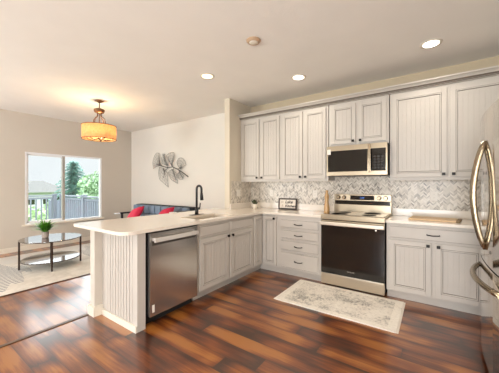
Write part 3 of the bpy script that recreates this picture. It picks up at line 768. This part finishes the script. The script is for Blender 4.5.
# sofa against the north wall
SX0, SX1 = -6.20, -4.12
t = thing('sofa', 'blue-grey channel-tufted sofa against the north living room wall', 'sofa', ((SX0 + SX1) / 2, 3.55, 0))
hw = (SX1 - SX0) / 2
MB().box(-hw + .02, hw - .02, -.46, .42, .12, .30, .02).build('base', 'sofa_fabric', t)
b = MB(); b.box(-hw + .04, -.002, -.48, .20, .30, .46, .04).box(.002, hw - .04, -.48, .20, .30, .46, .04); b.build('seat', 'sofa_fabric', t)
b = MB(); n = 9; s = (2 * hw - .10) / n
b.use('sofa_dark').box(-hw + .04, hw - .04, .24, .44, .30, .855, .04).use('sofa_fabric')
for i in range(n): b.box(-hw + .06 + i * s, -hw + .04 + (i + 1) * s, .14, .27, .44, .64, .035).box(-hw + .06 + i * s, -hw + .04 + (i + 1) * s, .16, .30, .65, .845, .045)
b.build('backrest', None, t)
for sgn in (-1, 1):
    x0 = -hw - .02 if sgn < 0 else hw - .06
    z_ = .665 if sgn < 0 else .80
    a_ = MB().box(x0, x0 + .08, -.16, .22, z_ - .035, z_, .008).box(x0 + .02, x0 + .06, .15, .21, .20, z_ - .035).box(x0 + .02, x0 + .06, -.12, -.08, .20, z_ - .035).build('armrest', 'matte_black', t)
    tag(MB().box(x0 + .005, x0 + .075, -.28, -.161, z_ - .030, z_ - .003, .005).build('arm_tip', 'vinyl_white', a_), 'white tip of the armrest')
for x in (-hw + .1, hw - .1):
    for y in (-.40, .36): MB().cyl((x, y, .06), .022, .12, r2=.03).build('leg', 'leg_bronze', t)
def pillow(label, loc, rz, tilt_, s=.45):
    b = MB(); n = 10; g = {}
    for side in (1, -1):
        for i in range(n + 1):
            for j in range(n + 1):
                u = i / n * 2 - 1; v = j / n * 2 - 1; e_ = max(0, (1 - u ** 4) * (1 - v ** 4)); pin = 1 - .06 * (1 - abs(u * v))
                key = (side, i, j)
                if side < 0 and (abs(u) == 1 or abs(v) == 1): g[key] = g[(1, i, j)]; continue
                g[key] = b.bm.verts.new((u * s / 2 * pin, side * .075 * e_ ** .5, (v * pin + 1) * s / 2))
    for side in (1, -1):
        for i in range(n):
            for j in range(n):
                f = b.bm.faces.new((g[(side, i, j)], g[(side, i + 1, j)], g[(side, i + 1, j + 1)], g[(side, i, j + 1)])); f.smooth = True
    o = b.build('throw_pillow', 'pillow_red'); o.location = loc; o.rotation_mode = 'XYZ'; o.rotation_euler = (tilt_[0], tilt_[1], rz)
    return tag(o, label, 'pillow')
pillow('red throw pillow at the left end of the sofa', (-5.50, 3.26, .52), .1, (-.80, -.30), .40)
pillow('red throw pillow at the right end of the sofa', (-4.50, 3.26, .535), -.05, (-.78, -.25), .42)
# wall art : wire branch with fan shaped leaves (drawn in the plane of the wall)
t = thing('wall_art', 'grey wire branch sculpture with fan leaves on the north wall', 'wall art', (0, YN, 0))
def AX(px, py):      # sheet of the artwork -> metres on the wall
    return Vector((-5.74 + (px - 50) * .0058, 0, 2.17 - (py - 78) * .0039 - (px - 50) * .0006))
bpts = [(72, 158), (110, 168), (150, 174), (178, 166), (210, 178), (240, 194), (270, 214)]
b = MB(); b.tube([AX(*p) + Vector((0, -.045, 0)) for p in bpts], .011, 6)
for p0, p1, p2 in (((150, 174), (132, 150), (120, 100)), ((178, 166), (160, 140), (150, 105)), ((205, 176), (226, 170), (228, 150)), ((110, 168), (96, 150), (90, 100)), ((150, 174), (128, 196), (120, 240)), ((185, 170), (182, 190), (200, 240)), ((215, 180), (222, 198), (240, 224))):
    b.tube([AX(*q) + Vector((0, -.045, 0)) for q in (p0, p1, p2)], .006, 6)
b.build('branch', 'wire_grey', t)
def leaf(base, edge, n=9):
    """a fan of wires from base to a curved outer edge, with a border wire and cross wires"""
    b = MB(); P = [AX(*q) for q in edge]; B = AX(*base)
    def along(q):
        k = q * (len(P) - 1); i = min(int(k), len(P) - 2); return P[i].lerp(P[i + 1], k - i)
    off = lambda s: Vector((0, -.045 - .03 * math.sin(s * PI), 0))
    for i in range(n + 1):
        e_ = along(i / n); b.tube([B + off(0), B.lerp(e_, .5) + off(.5), e_ + off(1)], .003 if 0 < i < n else .006, 4)
    for s_ in (.35, .55, .75, 1.0):
        b.tube([B.lerp(along(i / n), s_) + off(s_) for i in range(n + 1)], .003 if s_ < 1 else .0055, 4)
    return b.build('leaf', 'mesh_grey', t)
leaf((98, 162), [(52, 190), (46, 150), (58, 108), (74, 86), (92, 90)])
leaf((152, 162), [(112, 150), (108, 118), (116, 92), (128, 92)])
leaf((178, 160), [(140, 100), (158, 84), (186, 76), (190, 96), (184, 130)])
leaf((228, 176), [(204, 134), (214, 112), (236, 108), (252, 124), (258, 146)])
leaf((122, 182), [(92, 176), (86, 220), (96, 254), (128, 276), (152, 292), (146, 240), (148, 205)])
leaf((178, 180), [(150, 206), (166, 240), (196, 256), (214, 262), (204, 230), (200, 200)])
leaf((222, 188), [(206, 222), (222, 236), (240, 232), (246, 210)], 6)

# ------------------------------------------------------------------ chandelier
t = thing('chandelier', 'bronze drum chandelier with amber fabric shade over the living room', 'chandelier', (-4.73, 2.235, 0))
MB().lathe([(.0, 0), (.065, -.0), (.07, -.012), (.03, -.03), (.01, -.034)][::-1], (0, 0, HC - .0005), 24).build('canopy', 'bronze', t)
b = MB(); b.cyl((0, 0, 2.69), .008, .13); b.build('rod', 'bronze', t)
MB().lathe([(.03, 2.555), (.07, 2.57), (.085, 2.60), (.085, 2.625), (.05, 2.64), (.012, 2.65)], seg=24).build('hub', 'bronze', t)
b = MB()
for k in range(4):
    a = k * PI / 2 + .5; d = Vector((math.cos(a), math.sin(a), 0)); b.tube([d * .03 + Vector((0, 0, 2.56)), d * .045 + Vector((0, 0, 2.50)), d * .10 + Vector((0, 0, 2.46)), d * .12 + Vector((0, 0, 2.36)), d * .10 + Vector((0, 0, 2.24))], .007, 6)
b.build('arms', 'bronze', t)
RS = .262; sh = MB(); seg = 48
for r0, r1 in ((RS, RS),):
    ring = [[sh.bm.verts.new((r * math.cos(2 * PI * i / seg), r * math.sin(2 * PI * i / seg), z)) for i in range(seg)] for r, z in ((RS, 2.11), (RS, 2.345), (RS - .004, 2.345), (RS - .004, 2.11))]
    for q in range(4):
        A_, B_ = ring[q], ring[(q + 1) % 4]
        for i in range(seg):
            f = sh.bm.faces.new((A_[i], A_[(i + 1) % seg], B_[(i + 1) % seg], B_[i])); f.smooth = q in (0, 2)
sh.build('lamp_shade', 'amber_shade', t)
b = MB()
for z in (2.343, 2.112): b.tube([((RS + .002) * math.cos(2 * PI * k / 48), (RS + .002) * math.sin(2 * PI * k / 48), z) for k in range(49)], .006, 6)
b.build('shade_ring', 'bronze', t)
b = MB(); b.ball((0, 0, 2.13), .02)
for k in range(5):
    a = k * 2 * PI / 5; d = Vector((math.cos(a), math.sin(a), 0)); b.tube([Vector((0, 0, 2.13)), d * .11 + Vector((0, 0, 2.095)), d * .21 + Vector((0, 0, 2.13)), d * .21 + Vector((0, 0, 2.16))], .008, 6)
b.cyl((0, 0, 2.34), .007, .44); b.build('candle_ring', 'bronze', t)
for k in range(5):
    a = k * 2 * PI / 5
    MB().cyl((.21 * math.cos(a), .21 * math.sin(a), 2.19), .014, .06, seg=12).build('candle', 'pot_white', t)
    MB().ball((.21 * math.cos(a), .21 * math.sin(a), 2.245), .018, (1, 1, 1.6), 12).build('light_bulb', 'bulb', t)
l = bpy.data.lights.new('chandelier_glow', 'POINT'); l.energy = 22; l.color = (1.0, .74, .42); l.shadow_soft_size = .09
lo = bpy.data.objects.new('chandelier_glow', l); COL.objects.link(lo); lo.location = (-4.73, 2.235, 2.28)

# ------------------------------------------------------------------ ceiling fittings
def recessed(label, x, y, lens, power, color):
    t = thing('recessed_light', label, 'ceiling light', (x, y, HC))
    b = MB(); b.lathe([(.072, -.001), (.076, -.006), (.098, -.005), (.100, 0)], seg=36); b.build('trim_ring', 'trim_white', t)
    MB().cyl((0, 0, -.0045), .071, .003, seg=32).build('lens', lens, t)
    if power: down_light('down_spot', (x, y, HC - .02), power, color)
recessed('glowing recessed ceiling light nearest the partition wall, farthest left', -2.48, 2.56, 'lens_warm', 30, (1, .84, .62))
recessed('glowing recessed ceiling light above the microwave and left cabinets', -1.495, 3.30, 'lens_on', 30, (1, .91, .78))
recessed('large bright recessed ceiling light above the right cabinets', -.018, 3.30, 'lens_on', 30, (1, .91, .78))
t = thing('smoke_detector', 'small unlit tan round detector on the kitchen ceiling', 'smoke detector', (-1.488, 2.20, HC))
MB().lathe([(.05, -.022), (.06, -.020), (.066, -.008), (.074, -.004), (.074, 0)], seg=32).build('housing', 'detector', t)
MB().lathe([(.02, -.026), (.044, -.0225), (.044, -.021)], seg=24).build('grille', 'trim_white', t)

# ------------------------------------------------------------------ outside
tag(MB().box(-160, -7.1, -60, 110, -3.2, -3.0).build('lawn', 'lawn'), kind='structure')
t = thing('deck', 'grey wooden deck outside the living room window', 'deck', (-10.7, -1.0, -3.0))
MB().box(0, 3.75, 0, 4.8, 2.80, 2.93).build('deck_boards', 'deck_wood', t)
for x in (.1, 1.9, 3.6):
    for y in (.1, 4.6): MB().box(x - .06, x + .06, y - .06, y + .06, 0, 2.80).build('post', 'deck_wood', t)
def railing(label, p0, p1, loc_n):
    p0, p1 = Vector(p0), Vector(p1); L = (p1 - p0).length; ang = math.atan2((p1 - p0).y, (p1 - p0).x)
    t = thing('deck_railing', label, 'railing', (p0.x, p0.y, -.07), ang)
    MB().box(0, L, -.05, .05, 1.02, 1.06, .004).box(0, L, -.02, .02, .93, .99).build('top_rail', 'deck_white', t)
    MB().box(0, L, -.02, .02, .10, .16).build('bottom_rail', 'deck_white', t)
    first = None; n = int(L / .14)
    for i in range(1, n):
        x = i * L / n
        if first is None: first = MB().box(-.018, .018, -.018, .018, .16, .93).build('baluster', 'deck_white', t, (x, 0, 0))
        else:
            c = first.copy(); COL.objects.link(c); c.parent = t; c.location = (x, 0, 0)
    for x in (.05, L / 2, L - .05): MB().box(x - .05, x + .05, -.05, .05, 0, 1.02).box(x - .065, x + .065, -.065, .065, 1.06, 1.10).build('post', 'deck_white', t)
railing('white deck railing across the far side of the deck', (-10.62, -.9, 0), (-10.62, 3.60, 0), None)
railing('white deck railing at the right side of the deck, returning to the house', (-10.50, 3.70, 0), (-7.05, 3.70, 0), None)
t = thing('board_fence', 'blue-grey board fence beyond the right deck railing', 'fence', (-14.5, 4.6, -3.0), math.radians(78))
b = MB()
for i in range(34): b.box(i * .15, i * .15 + .135, 0, .025, 0, 3.62 + .02 * (i % 2))
b.build('boards', 'fence_grey', t); MB().box(0, 5.1, .025, .07, .5, .6).box(0, 5.1, .025, .07, 3.2, 3.3).build('rails', 'fence_grey', t)
t = thing('neighbouring_house', 'distant neighbouring house with a grey hipped roof', 'house', (-62, 17.6, -3.0))
MB().box(-5, 5, -3.6, 3.8, 0, 3.1).build('wall', 'siding', t)
b = MB(); v = [(-5.8, -4.2, 3.1), (5.8, -4.2, 3.1), (5.8, 4.4, 3.1), (-5.8, 4.4, 3.1), (-1, -.6, 5.2), (1, -.6, 5.2), (1, .9, 5.2), (-1, .9, 5.2)]
vs = [b.bm.verts.new(q) for q in v]
for f in ((0, 1, 2, 3), (0, 1, 5, 4), (1, 2, 6, 5), (2, 3, 7, 6), (3, 0, 4, 7), (4, 5, 6, 7)): b.bm.faces.new([vs[i] for i in f])
b.build('roof', 'roof_grey', t)
for y in (-2.0, 0.2, 2.3): MB().box(5.0, 5.04, y - .5, y + .5, 1.0, 2.2).build('window', 'oven_window', t)

def leafmass(b, c, rx, rz, n, size):
    for i in range(n):
        u = random.random() * 2 * PI; v = math.acos(random.uniform(-1, 1)); rr = random.random() ** .35
        p = Vector((c[0] + rx * rr * math.sin(v) * math.cos(u), c[1] + rx * rr * math.sin(v) * math.sin(u), c[2] + rz * rr * math.cos(v)))
        a = Vector((random.gauss(0, 1), random.gauss(0, 1), random.gauss(0, 1))).normalized(); q = a.orthogonal().normalized(); s = size * random.uniform(.6, 1.3)
        vs = [b.bm.verts.new(p + a * s), b.bm.verts.new(p + q * s * .5), b.bm.verts.new(p - a * s), b.bm.verts.new(p - q * s * .5)]; b.bm.faces.new(vs)
t = thing('spruce_tree', 'blue-green spruce tree beyond the deck, centre of the window view', 'tree', (-22, 8.55, -3.0))
MB().cyl((0, 0, 2.9), .13, 5.8, r2=.03, seg=10).build('trunk', 'bark', t)
b = MB()
for i in range(170):
    z = .6 + 5.6 * (i / 170) ** 1.0; rad = 2.7 * (1 - (z - .6) / 5.8) ** .85 * random.uniform(.7, 1.1) + .05
    a = i * 2.4 + random.random() * .3; d = Vector((math.cos(a), math.sin(a), 0))
    for k in range(14):
        q = (k + random.random()) / 14; p = d * rad * q + Vector((0, 0, z - .28 * rad * q ** 1.5)); sd = Vector((-d.y, d.x, 0))
        for s_ in (-1, 1):
            L_ = (.10 + .22 * (1 - q)) * (.5 + rad * .35); e_ = p + sd * s_ * L_ + d * .12 + Vector((0, 0, -.05 - random.random() * .08)); ww = Vector((0, 0, .035)) + d * .05
            vs = [b.bm.verts.new(p - ww), b.bm.verts.new(p + ww), b.bm.verts.new(e_ + ww * .3), b.bm.verts.new(e_ - ww * .3)]; b.bm.faces.new(vs)
b.build('foliage', 'spruce_needles', t)
def tree(label, loc, cz, rx, rz, n, size, m, name='leafy_tree'):
    t = thing(name, label, 'tree' if 'tree' in name else 'bush', (loc[0], loc[1], -3.0))
    b = MB()
    for k in range(9):
        a = random.random() * 2 * PI; r = rx * .5 * random.random() ** .5
        leafmass(b, (r * math.cos(a), r * math.sin(a), cz + rz * random.uniform(-.55, .5)), rx * .55, rz * .45, n // 9, size)
    b.build('foliage', m, t); MB().cyl((0, 0, cz / 2), .07, cz, r2=.04, seg=8).build('trunk', 'bark', t)
tree('light green leafy tree at the right side of the window view', (-18, 8.6), 4.1, 1.5, 1.7, 2600, .12, 'tree_leaves')
tree('small round green tree between the spruce and the leafy tree', (-24, 10.6), 3.9, .8, .9, 700, .12, 'tree_leaves')
tree('pale green bush seen through the left balusters', (-14.2, 3.3), 2.1, 1.35, 1.8, 2400, .11, 'bush_leaves', 'garden_bush')
tree('pale green bush beyond the middle of the far deck railing', (-17.2, 4.95), 2.1, 1.3, 1.8, 2400, .11, 'bush_leaves', 'garden_bush')
tree('pale green bush just left of the board fence', (-19.2, 6.2), 2.0, .6, 1.6, 1300, .11, 'bush_leaves', 'garden_bush')

# repeats of one kind share a group
for stem, grp in (('wall_outlet', 'outlets in the backsplash'), ('recessed_light', 'recessed kitchen ceiling lights'), ('throw_pillow', 'red pillows on the sofa'),
                  ('upper_cabinet', 'upper cabinets on the range wall'), ('base_cabinet', 'base cabinets'), ('garden_bush', 'bushes beyond the deck'),
                  ('deck_railing', 'deck railings'), ('leafy_tree', 'leafy trees beyond the deck'), ('countertop', 'kitchen countertops')):
    for o_ in COL.objects:
        if o_.parent is None and o_.name.split('.')[0] == stem: o_['group'] = grp
